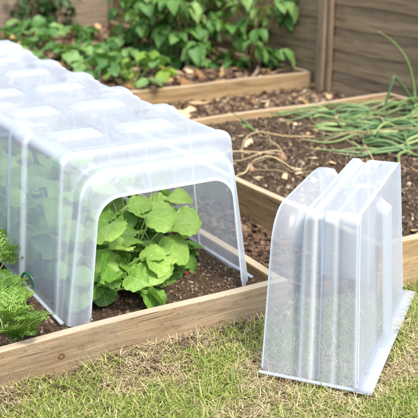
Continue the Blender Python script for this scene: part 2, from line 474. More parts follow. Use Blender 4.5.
def profile(wb, wt, h, r, nS=46, nC=12, nR=90):
    """rounded trapezoid, from the left foot over the roof to the right foot: points and outward normals"""
    L0 = np.array([-wb, 0.0]); L1 = np.array([-wt, h]); R1 = np.array([wt, h]); R0 = np.array([wb, 0.0])
    d = (L1 - L0) / np.linalg.norm(L1 - L0); e = np.array([1.0, 0.0])
    ang = math.acos(np.clip(np.dot(d, e), -1, 1)); tl = r * math.tan(ang / 2)
    pa = L1 - d * tl; pb = L1 + e * tl
    nL = np.array([-d[1], d[0]]); c = pa - nL * r
    a0 = math.atan2(nL[1], nL[0]); a1 = math.pi / 2
    side = [L0 + (pa - L0) * t for t in np.linspace(0, 1, nS)]
    arc = [c + r * np.array([math.cos(a), math.sin(a)]) for a in np.linspace(a0, a1, nC)[1:]]
    half_roof = [pb + (np.array([0, h]) - pb) * t for t in np.linspace(0, 1, nR // 2)[1:]]
    P = np.array(side + arc + half_roof)
    N = np.array([nL] * nS + [np.array([math.cos(a), math.sin(a)]) for a in np.linspace(a0, a1, nC)[1:]] + [np.array([0, 1.0])] * (nR // 2 - 1))
    sidew = np.array([1.0] * nS + list(np.linspace(1, 0, nC)[1:]) + [0] * (nR // 2 - 1))
    Pm = P[::-1][1:] * np.array([-1, 1]); Nm = N[::-1][1:] * np.array([-1, 1])
    return np.vstack([P, Pm]), np.vstack([N, Nm]), np.concatenate([sidew, sidew[::-1][1:]])

def pad_edges(y, x):
    if y < .1: return 0 * x
    k = 0 * x
    for v in RIBS:
        b = float(sbox(np.array([y]), v - .108, v - .048, .020)[0])
        f = b * (sbox(x, -.190, -.072, .026) + sbox(x, -.008, .128, .026))
        k = k + 1.3 * f * (1 - f) + .10 * f
    return k
def shell(parent, name, stations, disp, cx, z0, glint_at, wall_at, mat=None):
    """skin through profiles along y; stations = [(y, wb, wt, h, r)]; disp(y, p, n, side) gives the outward relief"""
    V = []; TH = []
    for (y, wb, wt, h, r) in stations:
        P, N, sw = profile(wb, wt, h, r)
        D = disp(y, P, N, sw, h)[:, None]
        Q = P + N * D
        V.append(np.stack([cx + Q[:, 0], np.full(len(Q), y), z0 + Q[:, 1]], -1))
        TH.append(glint_at(y) * np.ones(len(Q)) + sw * wall_at(y) + (1 - sw) * pad_edges(y, P[:, 0]) + 2.2 * sw * (1 - sw) * (y > .05))  # whitens edges, ribs and pad rims, painting highlights on them
    n = len(V[0]); V = np.concatenate(V)
    A = np.zeros((len(V), 3)); A[:, 0] = np.clip(np.concatenate(TH), 0, 1)
    g = Geo(); g.add(V, [grid_faces(len(stations), n)], A)
    return g.build(name, mat or plastic_m, parent, True), V.reshape(len(stations), n, 3)

def rim_tube(parent, name, P, r):
    g = Geo(); tube(g, P, r, 8); return g.build(name, rim_m, parent, attr=False)

# ---- the long tunnel
T_CX, T_V = .906, 1.745
tun = thing('tunnel_cloche', 'long clear ribbed plastic tunnel covering the front bed, its open arch facing the lawn', 'cloche', (T_CX, T_V, A_Z))
RIBS = [2.03 - T_V + .295 * k for k in range(5)]
def no_relief(y, P, N, sw, h): return np.zeros(len(P))
def tun_relief(y, P, N, sw, h):
    side = np.zeros(len(P)); x = P[:, 0]
    zf = np.clip(P[:, 1] / h, 0, 1)
    D = np.zeros(len(P))
    for v in RIBS:
        b = float(sbox(np.array([y]), v, v + .115, .014)[0])
        D += sw * b * .013                                           # upright ribs on the walls
        b2 = float(sbox(np.array([y]), v - .108, v - .048, .020)[0])    # low rounded pads in two rows on the roof
        D += (1 - sw) * b2 * .015 * (sbox(x, -.190, -.072, .026) + sbox(x, -.008, .128, .026))
        pk = float(sbox(np.array([y]), v - .040, v + .150, .05)[0])     # shallow pockets behind them
        D -= (1 - sw) * pk * .010 * (sbox(x, -.185, -.075, .03) + sbox(x, .0, .130, .03))
        b3 = float(sbox(np.array([y]), v + .050, v + .105, .026)[0])    # rib heads standing up along both roof edges
        D += (1 - sw) * b3 * .016 * sbox(np.abs(x), .135, .26, .05)
    D += (1 - sw) * (sbox(x, -.058, -.020, .014) * .006) * np.clip((y - .09) / .03, 0, 1)     # ridge spine
    D += (1 - sw) * sbox(np.array([y]), .055, .085, .012)[0] * .005
    D += sw * sbox(np.array([y]), .058, .074, .010)[0] * .004
    foot = np.clip(1 - P[:, 1] / .014, 0, 1) * (np.abs(N[:, 0]) > .5)
    return D + foot * .0
st = [(-.030, .213, .176, .310, .062), (-.026, .220, .182, .318, .064), (-.012, .236, .190, .341, .066), (.000, .2495, .1965, .360, .070), (.003, .2525, .198, .3632, .070), (.006, .2545, .199, .3650, .070),
      (.010, .2555, .200, .3658, .070), (.030, .256, .201, .367, .070), (.036, .2565, .202, .368, .068), (.039, .2575, .205, .371, .060), (.043, .2595, .213, .382, .044), (.048, .2612, .2215, .3935, .032),
      (.051, .262, .2245, .3972, .028), (.054, .2625, .2255, .3985, .026), (.058, .2625, .2255, .399, .026), (.063, .2625, .2255, .399, .026)]
st += [(y, .2625, .2255, .399, .026) for y in np.arange(.068, 1.66, .0045)]
def bell(x, c, w_): return math.exp(-((x - c) / w_) ** 2)
def tun_glint(y):
    k = 1.0 * bell(y, .053, .0040) + .9 * bell(y, .004, .0045) + .3 * bell(y, .037, .003) + .8 * bell(y, -.030, .003)
    return min(k, 1)
def tun_wall_glint(y): return min(sum(.7 * bell(y, v, .0055) + .7 * bell(y, v + .115, .0055) for v in RIBS), 1)
cover, SV = shell(tun, 'cover', st, tun_relief, 0, 0, tun_glint, tun_wall_glint)
rim_tube(tun, 'arch_rim', SV[0][4:-4], .0016)
for k in (0, -1):
    sgn = -1 if k == 0 else 1
    g = Geo()
    E = SV[5:, k, :]; n = len(E)
    E = E * np.array([0, 1, 1]) + np.array([sgn * .2625, 0, .008]); a = E + np.array([0, 0, .003]); b = E + np.array([sgn * .009, 0, .003]); c = E + np.array([sgn * .009, 0, .0]); d = E
    g.add(np.stack([a, b, c, d], 1).reshape(-1, 3), [grid_faces(n, 4, True)])
    g.A = [np.tile([.0, 0, 0], (g.n, 1))]
    g.build('foot_flange', cover_m, tun)

# ---- closed end covers
def end_cover(label, loc, rz, sc=1.0):
    """collar opens towards local -x, closed wall at +x; local y runs across (0 .. 0.55)"""
    t = thing('cloche_end_cover', label, 'cloche', loc, rz)
    HW = .277; LB, LT = .225, .198; H = .386
    # local axis order inside shell(): x = across (centred), y = along; swapped afterwards
    def relief(y, P, N, sw, h):
        D = np.zeros(len(P)); x = P[:, 0]
        gr = float(sbox(np.array([y]), .116, .136, .012)[0])
        D -= sw * gr * .012
        D -= sw * float(sbox(np.array([y]), .168, .180, .010)[0]) * .004
        r_ = (1 - sw)
        D -= r_ * gr * .008 * sbox(x, -.5, .5, .02)
        D -= r_ * sbox(x, .02, .19, .02) * float(sbox(np.array([y]), .142, .178, .012)[0]) * .018   # sunk pocket near the closed end
        D -= r_ * sbox(x, -.012, .010, .016) * .006 * float(sbox(np.array([y]), .125, .218, .012)[0])
        foot = np.clip(1 - P[:, 1] / .012, 0, 1) * (np.abs(N[:, 0]) > .5)
        return D + foot * .0
    ys = [(0.0, .262, .200, .364, .090), (.004, .266, .205, .370, .090), (.010, .268, .207, .373, .090), (.030, .269, .208, .374, .090), (.050, .269, .206, .373, .090), (.058, .268, .200, .367, .092),
          (.064, .267, .190, .357, .095), (.070, .2665, .186, .352, .095), (.076, .267, .190, .356, .085), (.082, .270, .206, .371, .055), (.087, .2735, .224, .3815, .032), (.091, .2755, .232, .3855, .024), (.097, .2755, .233, .386, .024)]
    ys += [(y, .2755, .233, .386, .024) for y in np.arange(.100, .2265, .0035)]
    V = []; TH = []
    for (y, wb, wt, h, r) in ys:
        P, N, sw = profile(wb, wt, h, r)
        D = relief(y, P, N, sw, h)[:, None]
        Q = P + N * D
        f = np.clip(y / .225, 0, 1)
        yy = y - (.027 * f) * (Q[:, 1] / h)                 # the closed end leans in
        V.append(np.stack([yy, .277 + Q[:, 0], Q[:, 1]], -1))
        TH.append(.9 * bell(y, .092, .004) + .7 * bell(y, .0, .005) + .7 * bell(y, .117, .0035) + .7 * bell(y, .135, .0035) + .35 * bell(y, .170, .004) + .95 * bell(y, .225, .005) + 2.0 * sw * (1 - sw) * (y > .05) + .8 * bell(y, .222, .004))  # painted highlight bands along the edges and grooves of the cover
    n = len(V[0]); SVv = np.stack(V)
    A = np.zeros((len(ys) * n, 3)); A[:, 0] = np.clip(np.concatenate(TH), 0, 1)
    g = Geo(); g.add(SVv.reshape(-1, 3), [grid_faces(len(ys), n)], A)
    g.build('cover', cover_m, t)
    rim_tube(t, 'collar_rim', SVv[0], .0026)
    rim_tube(t, 'end_bead', SVv[-1][2:-2], .0014)
    # closed wall: rows from the edge loop, pilasters pressed outwards
    g = Geo(); nz, nx = 70, 110
    L = SVv[-1]; half = n // 2
    zz = np.linspace(0, 1, nz); rows = []
    left = L[:half + 1]; right = L[half:][::-1]
    zl = left[:, 2]; zr = right[:, 2]
    topz = L[half][2]
    for q in zz:
        z = q * (H - .001)
        il = min(np.searchsorted(np.maximum.accumulate(zl), min(z, zl.max() - 1e-5)), len(zl) - 1)
        yl = np.interp(z, np.maximum.accumulate(zl) + np.arange(len(zl)) * 1e-7, left[:, 1])
        yr = np.interp(z, np.maximum.accumulate(zr) + np.arange(len(zr)) * 1e-7, right[:, 1])
        y = np.linspace(yl, yr, nx)
        xo = LB - .027 * (z / H)
        zc = np.minimum(z, topz + 0 * y)
        out = sbox(y, .205, .275, .016) * sbox(np.array([z]), -.1, .352, .02)[0] * .026
        rows.append(np.stack([xo + out, y, np.full(nx, z)], -1))
    g.add(np.concatenate(rows), [grid_faces(nz, nx)])
    g.build('end_wall', cover_m, t, attr=False)
    # ground flange: along the closed wall and a narrow lip below each side wall
    def strip(name, pts_in, pts_out, th=.0035):
        a = np.asarray(pts_in, float); b = np.asarray(pts_out, float); m = len(a)
        up = np.array([0, 0, th])
        g = Geo(); g.add(np.stack([a + up, b + up, b, a], 1).reshape(-1, 3), [grid_faces(m, 4, True), np.array([[0, 1, 2, 3]]), np.array([[4 * m - 1, 4 * m - 2, 4 * m - 3, 4 * m - 4]])])
        g.A = [np.tile([.05, 0, 0], (g.n, 1))]
        g.build(name, cover_m, t)
    yy = np.linspace(-.012, .566, 30)
    strip('end_flange', [(.222, y, 0.002) for y in yy], [(.259, y, 0.002 + .003 * math.sin(y * 9)) for y in yy])
    xx = np.linspace(.0, .222, 16)
    strip('side_flange', [(x, -.001, .002) for x in xx], [(x, -.011, .002) for x in xx])
    strip('side_flange', [(x, .555, .002) for x in xx], [(x, .565, .002) for x in xx])
    t.scale = (sc, sc, sc)
    return t
end_cover('short clear plastic end cover standing alone on the grass at the right', (.9915, 1.4416, .004), R(-52.65))
end_cover('clear plastic end cover closing the far end of the long tunnel', (T_CX + .277 * 1.07, 3.345, A_Z), R(90), 1.07)

# ------------------------------------------------------------------ leaves
def leaf(L, W, outline, nl=10, nw=6, fold=.25, droop=.5, ruffle=.0, freq=5, cup=0):
    """one blade along +x, bending down; returns vertices, faces, attribute"""
    t = np.linspace(0, 1, nl); s = np.linspace(-1, 1, nw)
    T, S = np.meshgrid(t, s, indexing='ij')
    ow = outline(T) * W * .5
    Yv = S * ow
    ph = rng.random() * 9
    Zv = fold * np.abs(Yv) + ruffle * L * np.sin(T * freq * 3 + ph + S * 2) * np.abs(S) ** 1.5 + cup * (S ** 2) * W
    a = droop * T
    Xv = L * np.where(np.abs(droop) > 1e-4, np.sin(a) / max(abs(droop), 1e-4) * np.sign(droop + 1e-9), T)
    dz = -L * (1 - np.cos(a)) / (droop if abs(droop) > 1e-4 else 1)
    V = np.stack([Xv, Yv, Zv + dz], -1).reshape(-1, 3)
    A = np.stack([T, S * outline(T), np.zeros_like(T)], -1).reshape(-1, 3)
    return V, grid_faces(nl, nw), A

def put_leaf(g, V, F, A, pos, yaw, pitch, roll, tint):
    Rm = rot('z', yaw) @ rot('y', -pitch) @ rot('x', roll)
    A = A.copy(); A[:, 2] = tint
    g.add(V @ Rm.T + np.asarray(pos), [F], A)
    return Rm

o_round = lambda t: np.clip(np.sin(np.pi * np.clip(t, 0, 1) ** .72), 0, 1) ** .55 * (.75 + .25 * t)
o_disc = lambda t: np.clip(1 - (2 * np.clip(t * .97 + .015, 0, 1) - 1) ** 2, 0, 1) ** .5
o_radish = lambda t: (np.where(t < .3, .22 + .5 * t, .0) + np.where(t >= .3, .37 + .66 * np.sin(np.pi * np.clip((t - .3) / .7, 0, 1) ** .85) ** .7, 0)) * np.where(t > .985, .25, 1)
o_ovate = lambda t: np.sin(np.pi * np.clip(t, 0, 1) ** .62) ** .85
def o_toothed(n): return lambda t: o_ovate(t) * (1 + .10 * (np.abs(((t * n) % 1) - .5) * 2 - .5))

# ------------------------------------------------------------------ radish plants under the tunnel
def lobed(f):
    p1, p2 = rng.uniform(0, 6.28, 2); n = rng.uniform(4, 6)
    return lambda t: f(t) * (1 + .05 * np.sin(t * n * 6.28 + p1) + .035 * np.abs(np.sin(t * 17 + p2)))
def radish(label, x, y, n, size, seed, root=False, lean=None, spread=1.0, tint=(0.05, 1)):
    global rng
    rng = np.random.default_rng(seed)
    t = thing('radish_plant', label, 'radish plant', (x, y, A_Z), 0, 'radish plants under the tunnel')
    lf, stg = Geo(), Geo()
    for k in range(n):
        yaw = k * 2.4 + rng.normal() * .35
        el = rng.uniform(.45, 1.25) if k > 2 else rng.uniform(1.0, 1.4)
        pl = size * rng.uniform(.5, 2.1)
        dirv = np.array([math.cos(yaw) * math.cos(el) * spread, math.sin(yaw) * math.cos(el) * spread, math.sin(el)])
        if lean is not None: dirv = dirv + np.array(lean) * rng.uniform(.4, 1)
        end = dirv * pl
        mid = end * .5 + np.array([0, 0, .12 * pl])
        tube(stg, spline([(0, 0, 0), mid, end], 8), np.linspace(.0032, .0018, 8), 6, rng.random())
        L = size * rng.uniform(.7, 1.1); Wd = L * rng.uniform(.95, 1.2)
        V, F, A = leaf(L, Wd, lobed(o_disc), 30, 15, rng.uniform(.0, .15), rng.uniform(.5, 1.3), rng.uniform(.03, .07), rng.uniform(2, 3.5), rng.uniform(-.14, .18))
        ya = math.atan2(dirv[1], dirv[0])
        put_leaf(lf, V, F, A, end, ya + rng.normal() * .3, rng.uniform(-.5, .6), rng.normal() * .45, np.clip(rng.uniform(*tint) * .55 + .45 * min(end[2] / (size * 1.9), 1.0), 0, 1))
    for gg_ in (lf, stg):
        for Vv in gg_.V:                                     # leaves press against the plastic instead of passing it
            z = np.clip(Vv[:, 2], 0, .4)
            lo = T_CX - (.2625 - .10 * z) + .012 - x; hi = T_CX + (.2625 - .10 * z) - .012 - x
            k = .018
            Vv[:, 0] = np.where(Vv[:, 0] < lo + k, lo + k * np.exp(np.minimum((Vv[:, 0] - lo - k) / k, 0)), Vv[:, 0])
            Vv[:, 0] = np.where(Vv[:, 0] > hi - k, hi - k * np.exp(np.minimum((hi - k - Vv[:, 0]) / k, 0)), Vv[:, 0])
            Vv[:, 2] = np.where(Vv[:, 2] > .36, .36 + (Vv[:, 2] - .36) * .15, Vv[:, 2])
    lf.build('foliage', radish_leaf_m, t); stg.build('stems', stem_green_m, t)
    if root:
        gg = Geo()
        th = np.linspace(0, np.pi, 10); ph = np.linspace(0, 2 * np.pi, 14, endpoint=False)
        TH, PH = np.meshgrid(th, ph, indexing='ij'); r = .0105
        c = np.array(root)
        V = np.stack([c[0] + r * np.sin(TH) * np.cos(PH), c[1] + r * np.sin(TH) * np.sin(PH), c[2] + r * 1.1 * np.cos(TH)], -1).reshape(-1, 3)
        gg.add(V, [grid_faces(10, 14, True)], np.tile([0, 0, .5], (len(V), 1)))
        gg.build('root', red_root_m, t)
    return t
radish('front radish plant with big round leaves spilling out of the tunnel arch', .79, 1.86, 31, 0.076, 3, lean=(0.05, -.35, 0))
radish('radish plant at the right of the clump with a small red root showing', .985, 1.92, 30, 0.068, 5, root=(.055, -.045, .006), lean=(.1, -.2, 0))
radish('pale yellow-green radish plant in the middle of the clump in the arch', .90, 1.93, 31, 0.084, 8, lean=(0, -.25, .3), tint=(.6, 1))
radish('tall radish plant close behind the clump in the arch, touching the left wall', .80, 2.08, 31, 0.092, 12, lean=(0, -.1, .4))
radish('radish plant behind the right half of the clump in the arch', .985, 2.12, 31, 0.087, 15, lean=(0, -.1, .35))
radish('second row radish plant seen through the left wall before the first rib', .82, 2.30, 30, 0.092, 19, lean=(-.1, 0, .3))
radish('radish plant deeper in the tunnel in line with the right wall', 1.00, 2.38, 30, 0.087, 22, lean=(0, 0, .3))
radish('radish plant seen blurred through the left wall between two ribs', .78, 2.55, 30, 0.087, 27, lean=(-.15, 0, .3))
radish('radish plant seen blurred through the left wall near the picture edge', .80, 2.85, 30, 0.087, 31, lean=(-.15, 0, .3))
rng = np.random.default_rng(77)

# ------------------------------------------------------------------ carrot plants at the left
def frond(lf, stg, base, yaw, el, L, curl):
    n = 12; pts = []; p = np.array(base, float); a = el
    for i in range(n):
        pts.append(p.copy())
        p = p + np.array([math.cos(yaw) * math.cos(a), math.sin(yaw) * math.cos(a), math.sin(a)]) * L / (n - 1)
        a -= curl / n * (.4 + 1.2 * i / n)
    pts = np.array(pts)
    tint = rng.uniform(.15, .95)
    tube(stg, pts, np.linspace(.0022, .0008, n), 5, tint)
    T = np.gradient(pts, axis=0); T /= np.linalg.norm(T, axis=1)[:, None]
    side = np.array([-math.sin(yaw), math.cos(yaw), 0])
    qV, qF, qA = [], [], []
    for u in np.linspace(.32, .99, 10):
        i = min(int(u * (n - 1)), n - 1)
        c = pts[i] + (pts[min(i + 1, n - 1)] - pts[i]) * (u * (n - 1) - i)
        pl = L * .36 * (1 - u) ** .7 + L * .05
        for s in (-1, 1):
            d1 = side * s * .85 + T[i] * .65 + np.array([0, 0, rng.normal() * .2]); d1 /= np.linalg.norm(d1)
            m = 5
            for j in range(1, m + 1):
                c2 = c + d1 * pl * j / m
                ll = pl * .42 * (1.15 - j / m * .6)
                nrm = np.cross(d1, T[i]); nrm /= np.linalg.norm(nrm) + 1e-9
                sd2 = np.cross(nrm, d1)
                for s2 in ((-1, 1) if j < m else (-.35, 0, .35)):
                    d2 = d1 * .75 + sd2 * s2 + rng.normal(size=3) * .13; d2 /= np.linalg.norm(d2)
                    for ang in (-.45, 0, .45):
                        d3 = d2 * math.cos(ang) + np.cross(nrm, d2) * math.sin(ang)
                        l3 = ll * (1 if ang == 0 else .65)
                        wv = np.cross(nrm, d3) * .0013
                        o_ = c2 + d2 * ll * (.0 if ang == 0 else .3)
                        k = len(qV)
                        qV += [o_ - wv * .5, o_ + d3 * l3 * .55 - wv, o_ + d3 * l3, o_ + d3 * l3 * .55 + wv]
                        qF.append([k, k + 1, k + 2, k + 3]); qA += [[.5, .5, tint + rng.normal() * .05]] * 4
    lf.add(np.array(qV), [np.array(qF)], np.array(qA))

def carrot(label, x, y, n, L, seed, lean=(0, 0)):
    global rng
    rng = np.random.default_rng(seed)
    t = thing('carrot_plant', label, 'carrot plant', (x, y, A_Z), 0, 'carrot plants beside the tunnel')
    lf, stg = Geo(), Geo()
    for k in range(n):
        yaw = k * 2.4 + rng.normal() * .4
        dx, dy = math.cos(yaw) + lean[0], math.sin(yaw) + lean[1]
        frond(lf, stg, (rng.normal() * .008, rng.normal() * .008, 0), math.atan2(dy, dx), rng.uniform(.7, 1.35), L * rng.uniform(.75, 1.15), rng.uniform(1.0, 2.0))
    lf.build('fronds', carrot_leaf_m, t); stg.build('stems', stem_green_m, t)
carrot('feathery carrot plant hanging over the front board at the left', .525, 1.722, 8, .100, 41, (.1, -.8))
carrot('feathery carrot plant at the left edge just behind the front board', .520, 1.79, 9, .120, 42, (.0, -.1))
carrot('feathery carrot plant in front of the green wire peg', .540, 1.845, 7, .095, 43, (-.3, -.3))
carrot('feathery carrot plant left of the green wire peg at the picture edge', .560, 1.96, 7, .115, 44, (-.5, 0))
carrot('taller feathery carrot plant behind the peg, reaching up the tunnel wall', .590, 2.11, 9, .185, 45, (-.3, 0))
carrot('farthest feathery carrot plant at the left picture edge', .61, 2.24, 9, .20, 46, (-.2, 0))
rng = np.random.default_rng(78)

# green wire peg
g = Geo(); tube(g, spline([(0, 0, -.02), (.001, .0, .02), (.003, -.003, .040), (.010, -.015, .052), (.017, -.034, .044), (.019, -.042, .030), (.020, -.046, .014)], 30), .0037, 10)
peg = g.build('ground_peg', peg_m, attr=False); peg.location = (.628, 2.005, A_Z)
tag(peg, 'bent dark green wire peg stuck in the soil by the tunnel wall', 'peg')

# ------------------------------------------------------------------ onions
def bulb(gb, c, r, tint):
    th = np.linspace(0, np.pi, 9); ph = np.linspace(0, 2 * np.pi, 12, endpoint=False)
    TH, PH = np.meshgrid(th, ph, indexing='ij')
    V = np.stack([r * np.sin(TH) * np.cos(PH), r * np.sin(TH) * np.sin(PH), r * (.95 * np.cos(TH) + .5 * np.clip(np.cos(TH), 0, 1) ** 6)], -1).reshape(-1, 3)
    gb.add(V + np.asarray(c), [grid_faces(9, 12, True)], np.tile([.5, 0, tint], (len(V), 1)))

def onion(label, x, y, yaw, n, L, seed, upright=0.0, dry=False, bulb_r=.02):
    global rng
    rng = np.random.default_rng(seed)
    t = thing('onion_plant', label, 'onion plant', (x, y, B_Z), 0, 'fallen onion plants in the raised bed')
    gl, gb, gd = Geo(), Geo(), Geo()
    bulb(gb, (0, 0, .006), bulb_r, rng.random())
    for k in range(n):
        a = yaw + rng.normal() * .5; l = L * rng.uniform(.65, 1.2)
        hgt = rng.uniform(.006, .05)
        d = np.array([math.cos(a), math.sin(a), 0]); sdv = np.array([-d[1], d[0], 0]) * rng.normal() * .05 * l
        kj = [rng.normal(size=3) * np.array([.016, .016, .008]) for _ in range(2)]
        P = spline([(0, 0, .018), d * .05 * l + np.array([0, 0, hgt * .9]), d * .35 * l + kj[0] + sdv * .4 + np.array([0, 0, hgt * 1.1 + upright * l * .4]),
                    d * .7 * l + kj[1] + sdv + np.array([0, 0, hgt * .55 + upright * l * .8]), d * l * (1 - .3 * upright) + sdv * .7 + np.array([0, 0, .012 + rng.uniform(0, .03) + upright * l])], 18)
        rr = np.concatenate([np.linspace(.0072, .0062, 9), np.linspace(.0062, .0012, 9)]) * rng.uniform(.65, 1.15)
        withered = dry or rng.random() < .14
        tube(gd if withered else gl, P, rr * (.42 if withered else 1), 8, rng.uniform(0, .85) if not withered else rng.random())
    gb.build('bulb', bulb_m, t)
    if gl.n: gl.build('leaves', onion_m, t)
    if gd.n: gd.build('dry_leaves', onion_dry_m, t)
    return t
ON_SHIFT = .14
ON = [('onion plant whose leaves lie across the bed right behind the freestanding cover', 2.16, 2.34, 2.5, 5, .36),
      ('onion plant lying low beside the right side of the freestanding cover', 2.06, 2.08, .25, 3, .24),
      ('onion plant with bulb showing in the bare soil near the picture edge', 2.32, 2.22, -.6, 4, .3),
      ('onion plant at the front of the tangle with leaves sweeping to the right', 2.08, 2.50, -.25, 4, .36),
      ('onion plant above the closed wall of the freestanding cover', 2.20, 2.40, .1, 4, .34),
      ('onion plant in the rear half of the tangle with leaves pointing forward right', 2.28, 2.86, -.7, 4, .40),
      ('onion plant near the fence with leaves pointing forward left', 2.72, 2.84, -2.2, 4, .40),
      ('onion plant fallen towards the left end of the green tangle', 2.20, 2.62, 2.2, 5, .34),
      ('onion plant with straight leaves pointing left along the bed', 2.35, 2.62, 2.75, 5, .42),
      ('onion plant in the middle of the tangle, leaves crossing its neighbours', 2.42, 2.52, 2.0, 5, .40),
      ('onion plant with leaves pointing to the picture edge, front of the tangle', 2.25, 2.46, -.45, 5, .38),
      ('onion plant with leaves pointing to the picture edge, middle of the tangle', 2.40, 2.68, -.5, 5, .42),
      ('onion plant with long leaves running towards the right fence', 2.55, 2.75, .3, 5, .36),
      ('onion plant at the back of the tangle near the rear board', 2.48, 2.94, 2.9, 5, .40),
      ('onion plant sprawling behind the thin lone shoots', 2.30, 2.96, 2.7, 5, .34),
      ('onion plant deep in the tangle with leaves bent double', 2.62, 2.60, 2.3, 5, .42),
      ('onion plant at the right picture edge, leaves lying to the left', 2.66, 2.42, 2.6, 5, .45),
      ('onion plant at the right picture edge, low leaves in front of the tangle', 2.46, 2.32, 2.4, 5, .40),
      ('onion plant fallen forward from the tangle towards the lawn', 2.32, 2.80, -1.5, 4, .30),
      ('onion plant below the corner of the rear and right boards', 2.76, 2.98, 3.3, 5, .40),
      ('onion plant against the right board under the fence', 2.82, 2.72, 2.5, 5, .42),
      ('onion plant at the left end of the row with leaves across open soil', 2.08, 2.82, -.5, 4, .36)]
for i, (lb, x, y, a, n, L) in enumerate(ON):
    onion(lb, min(x + ON_SHIFT, 2.88), y + .03, a, n + 3, L * .92, 100 + i, bulb_r=.013)
t = thing('onion_plant', 'onion plant with tall bent leaves standing up against the fence', 'onion plant', (2.84, 2.90, B_Z), 0, 'fallen onion plants in the raised bed')
gl, gb = Geo(), Geo()
bulb(gb, (0, 0, .006), .016, .5)
tube(gl, spline([(0, 0, .015), (-.02, .01, .13), (-.08, 0, .25), (-.17, 0, .34), (-.27, -.01, .395)], 24), np.concatenate([np.full(10, .0065), np.linspace(.0065, .0012, 14)]), 8, .62)
tube(gl, spline([(0, 0, .015), (-.06, .0, .10), (-.135, 0, .175), (-.150, 0, .182), (-.158, .0, .17), (-.185, .01, .05), (-.195, .01, .0)], 26), np.full(26, .006), 8, .12)
tube(gl, spline([(.01, 0, .015), (-.04, -.03, .08), (-.22, -.06, .07), (-.5, -.10, .02)], 20), np.linspace(.007, .002, 20), 8, .5)
bg_ = gb.build('bulb', bulb_m, t); gl.build('leaves', onion_m, t)
onion('thin onion plant with two upright shoots left of the tangle', 1.97, 2.90, 2.3, 2, .20, 141, upright=.5, bulb_r=.012)
onion('withered onion plant with straw coloured leaves left of the tangle', 1.84, 2.56, 2.6, 3, .34, 142, dry=True)
onion('withered onion plant drooping over the left side board', 1.66, 2.50, -1.2, 4, .25, 143, dry=True, bulb_r=.014)
onion('withered onion plant just behind the top of the freestanding cover', 2.06, 2.30, 1.4, 3, .16, 144, dry=True)
rng = np.random.default_rng(79)
g = Geo(); tube(g, spline([(1.70, 2.62, .12), (1.76, 2.70, .165), (1.86, 2.75, .175), (1.98, 2.74, .145), (2.10, 2.70, .135)], 26), np.linspace(.002, .0038, 26), 8, .4)
tube(g, spline([(1.90, 2.75, .172), (1.905, 2.735, .14), (1.90, 2.725, .115)], 8), .002, 6, .3)
tag(g.build('dry_stem', onion_dry_m), 'thick straw coloured stem arching over the bare soil of the onion bed', 'dry stem')

# ------------------------------------------------------------------ back plants
def rasp(label, x, y, canes, H, seed, mat=None, size=.118, name='raspberry_bush', cat='bush', spread=.22, z=.085, lean=(0, 0), dens=11):
    global rng
    rng = np.random.default_rng(seed)
    t = thing(name, label, cat, (x, y, z), 0, 'leafy bushes in the far bed')
    lf, stg = Geo(), Geo()
    for c in range(canes):
        a = rng.uniform(0, 2 * np.pi); top = np.array([math.cos(a) * spread + lean[0], math.sin(a) * spread + lean[1], H * rng.uniform(.75, 1.1)])
        b0 = np.array([rng.normal() * .05, rng.normal() * .05, -.02])
        P = spline([b0, b0 + (top - b0) * np.array([.25, .25, .5]), top], 16)
        tube(stg, P, np.linspace(.006, .003, 16), 6, rng.random())
        for k in range(dens):
            u = (k + .5) / dens * .97 + .03
            c0 = P[min(int(u * 15), 15)]
            yaw = k * 2.4 + rng.normal() * .4
            pl = rng.uniform(.06, .15)
            e = c0 + np.array([math.cos(yaw) * pl, math.sin(yaw) * pl, pl * rng.uniform(-.1, .5)])
            tube(stg, spline([c0, (c0 + e) / 2 + np.array([0, 0, .015]), e], 6), .0018, 5, .5)
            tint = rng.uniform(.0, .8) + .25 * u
            for (da, sc, off) in ((0, 1.0, .02), (1.15, .8, 0), (-1.15, .8, 0)):
                L = size * sc * rng.uniform(.8, 1.2)
                V, F, A = leaf(L, L * rng.uniform(.62, .8), o_toothed(11), 14, 7, rng.uniform(.1, .45), rng.uniform(.5, 1.5), .02, 5)
                put_leaf(lf, V, F, A, e, yaw + da + rng.normal() * .15, rng.uniform(-.9, .15), rng.normal() * .3, np.clip(tint + rng.normal() * .1, 0, 1))
    lf.build('foliage', mat or rasp_leaf_m, t); stg.build('canes', stem_wood_m, t)
rasp('leafy raspberry bush at the right end of the far bed, drooping by the fence', 2.84, 4.34, 5, .62, 51, lean=(.03, -.05), dens=9)
rasp('leafy raspberry bush in the middle of the far bed', 2.58, 4.58, 5, .66, 52)
rasp('leafy raspberry bush at the left end of the row, nearer the strawberries', 2.48, 5.0, 6, .62, 53)
rasp('leafy raspberry bush behind the others in front of the dark fence', 2.85, 4.95, 5, .75, 54)
rasp('leafy raspberry bush at the back of the row where the fence darkens', 2.72, 5.45, 6, .75, 55)
rasp('dark leafy shrub in the top left corner of the picture', 2.28, 6.45, 6, .62, 57, ivy_leaf_m, .085, 'shrub', 'shrub')
rasp('dark leafy shrub beside the far left fence boards', 2.50, 6.62, 4, .35, 58, ivy_leaf_m, .075, 'shrub', 'shrub')

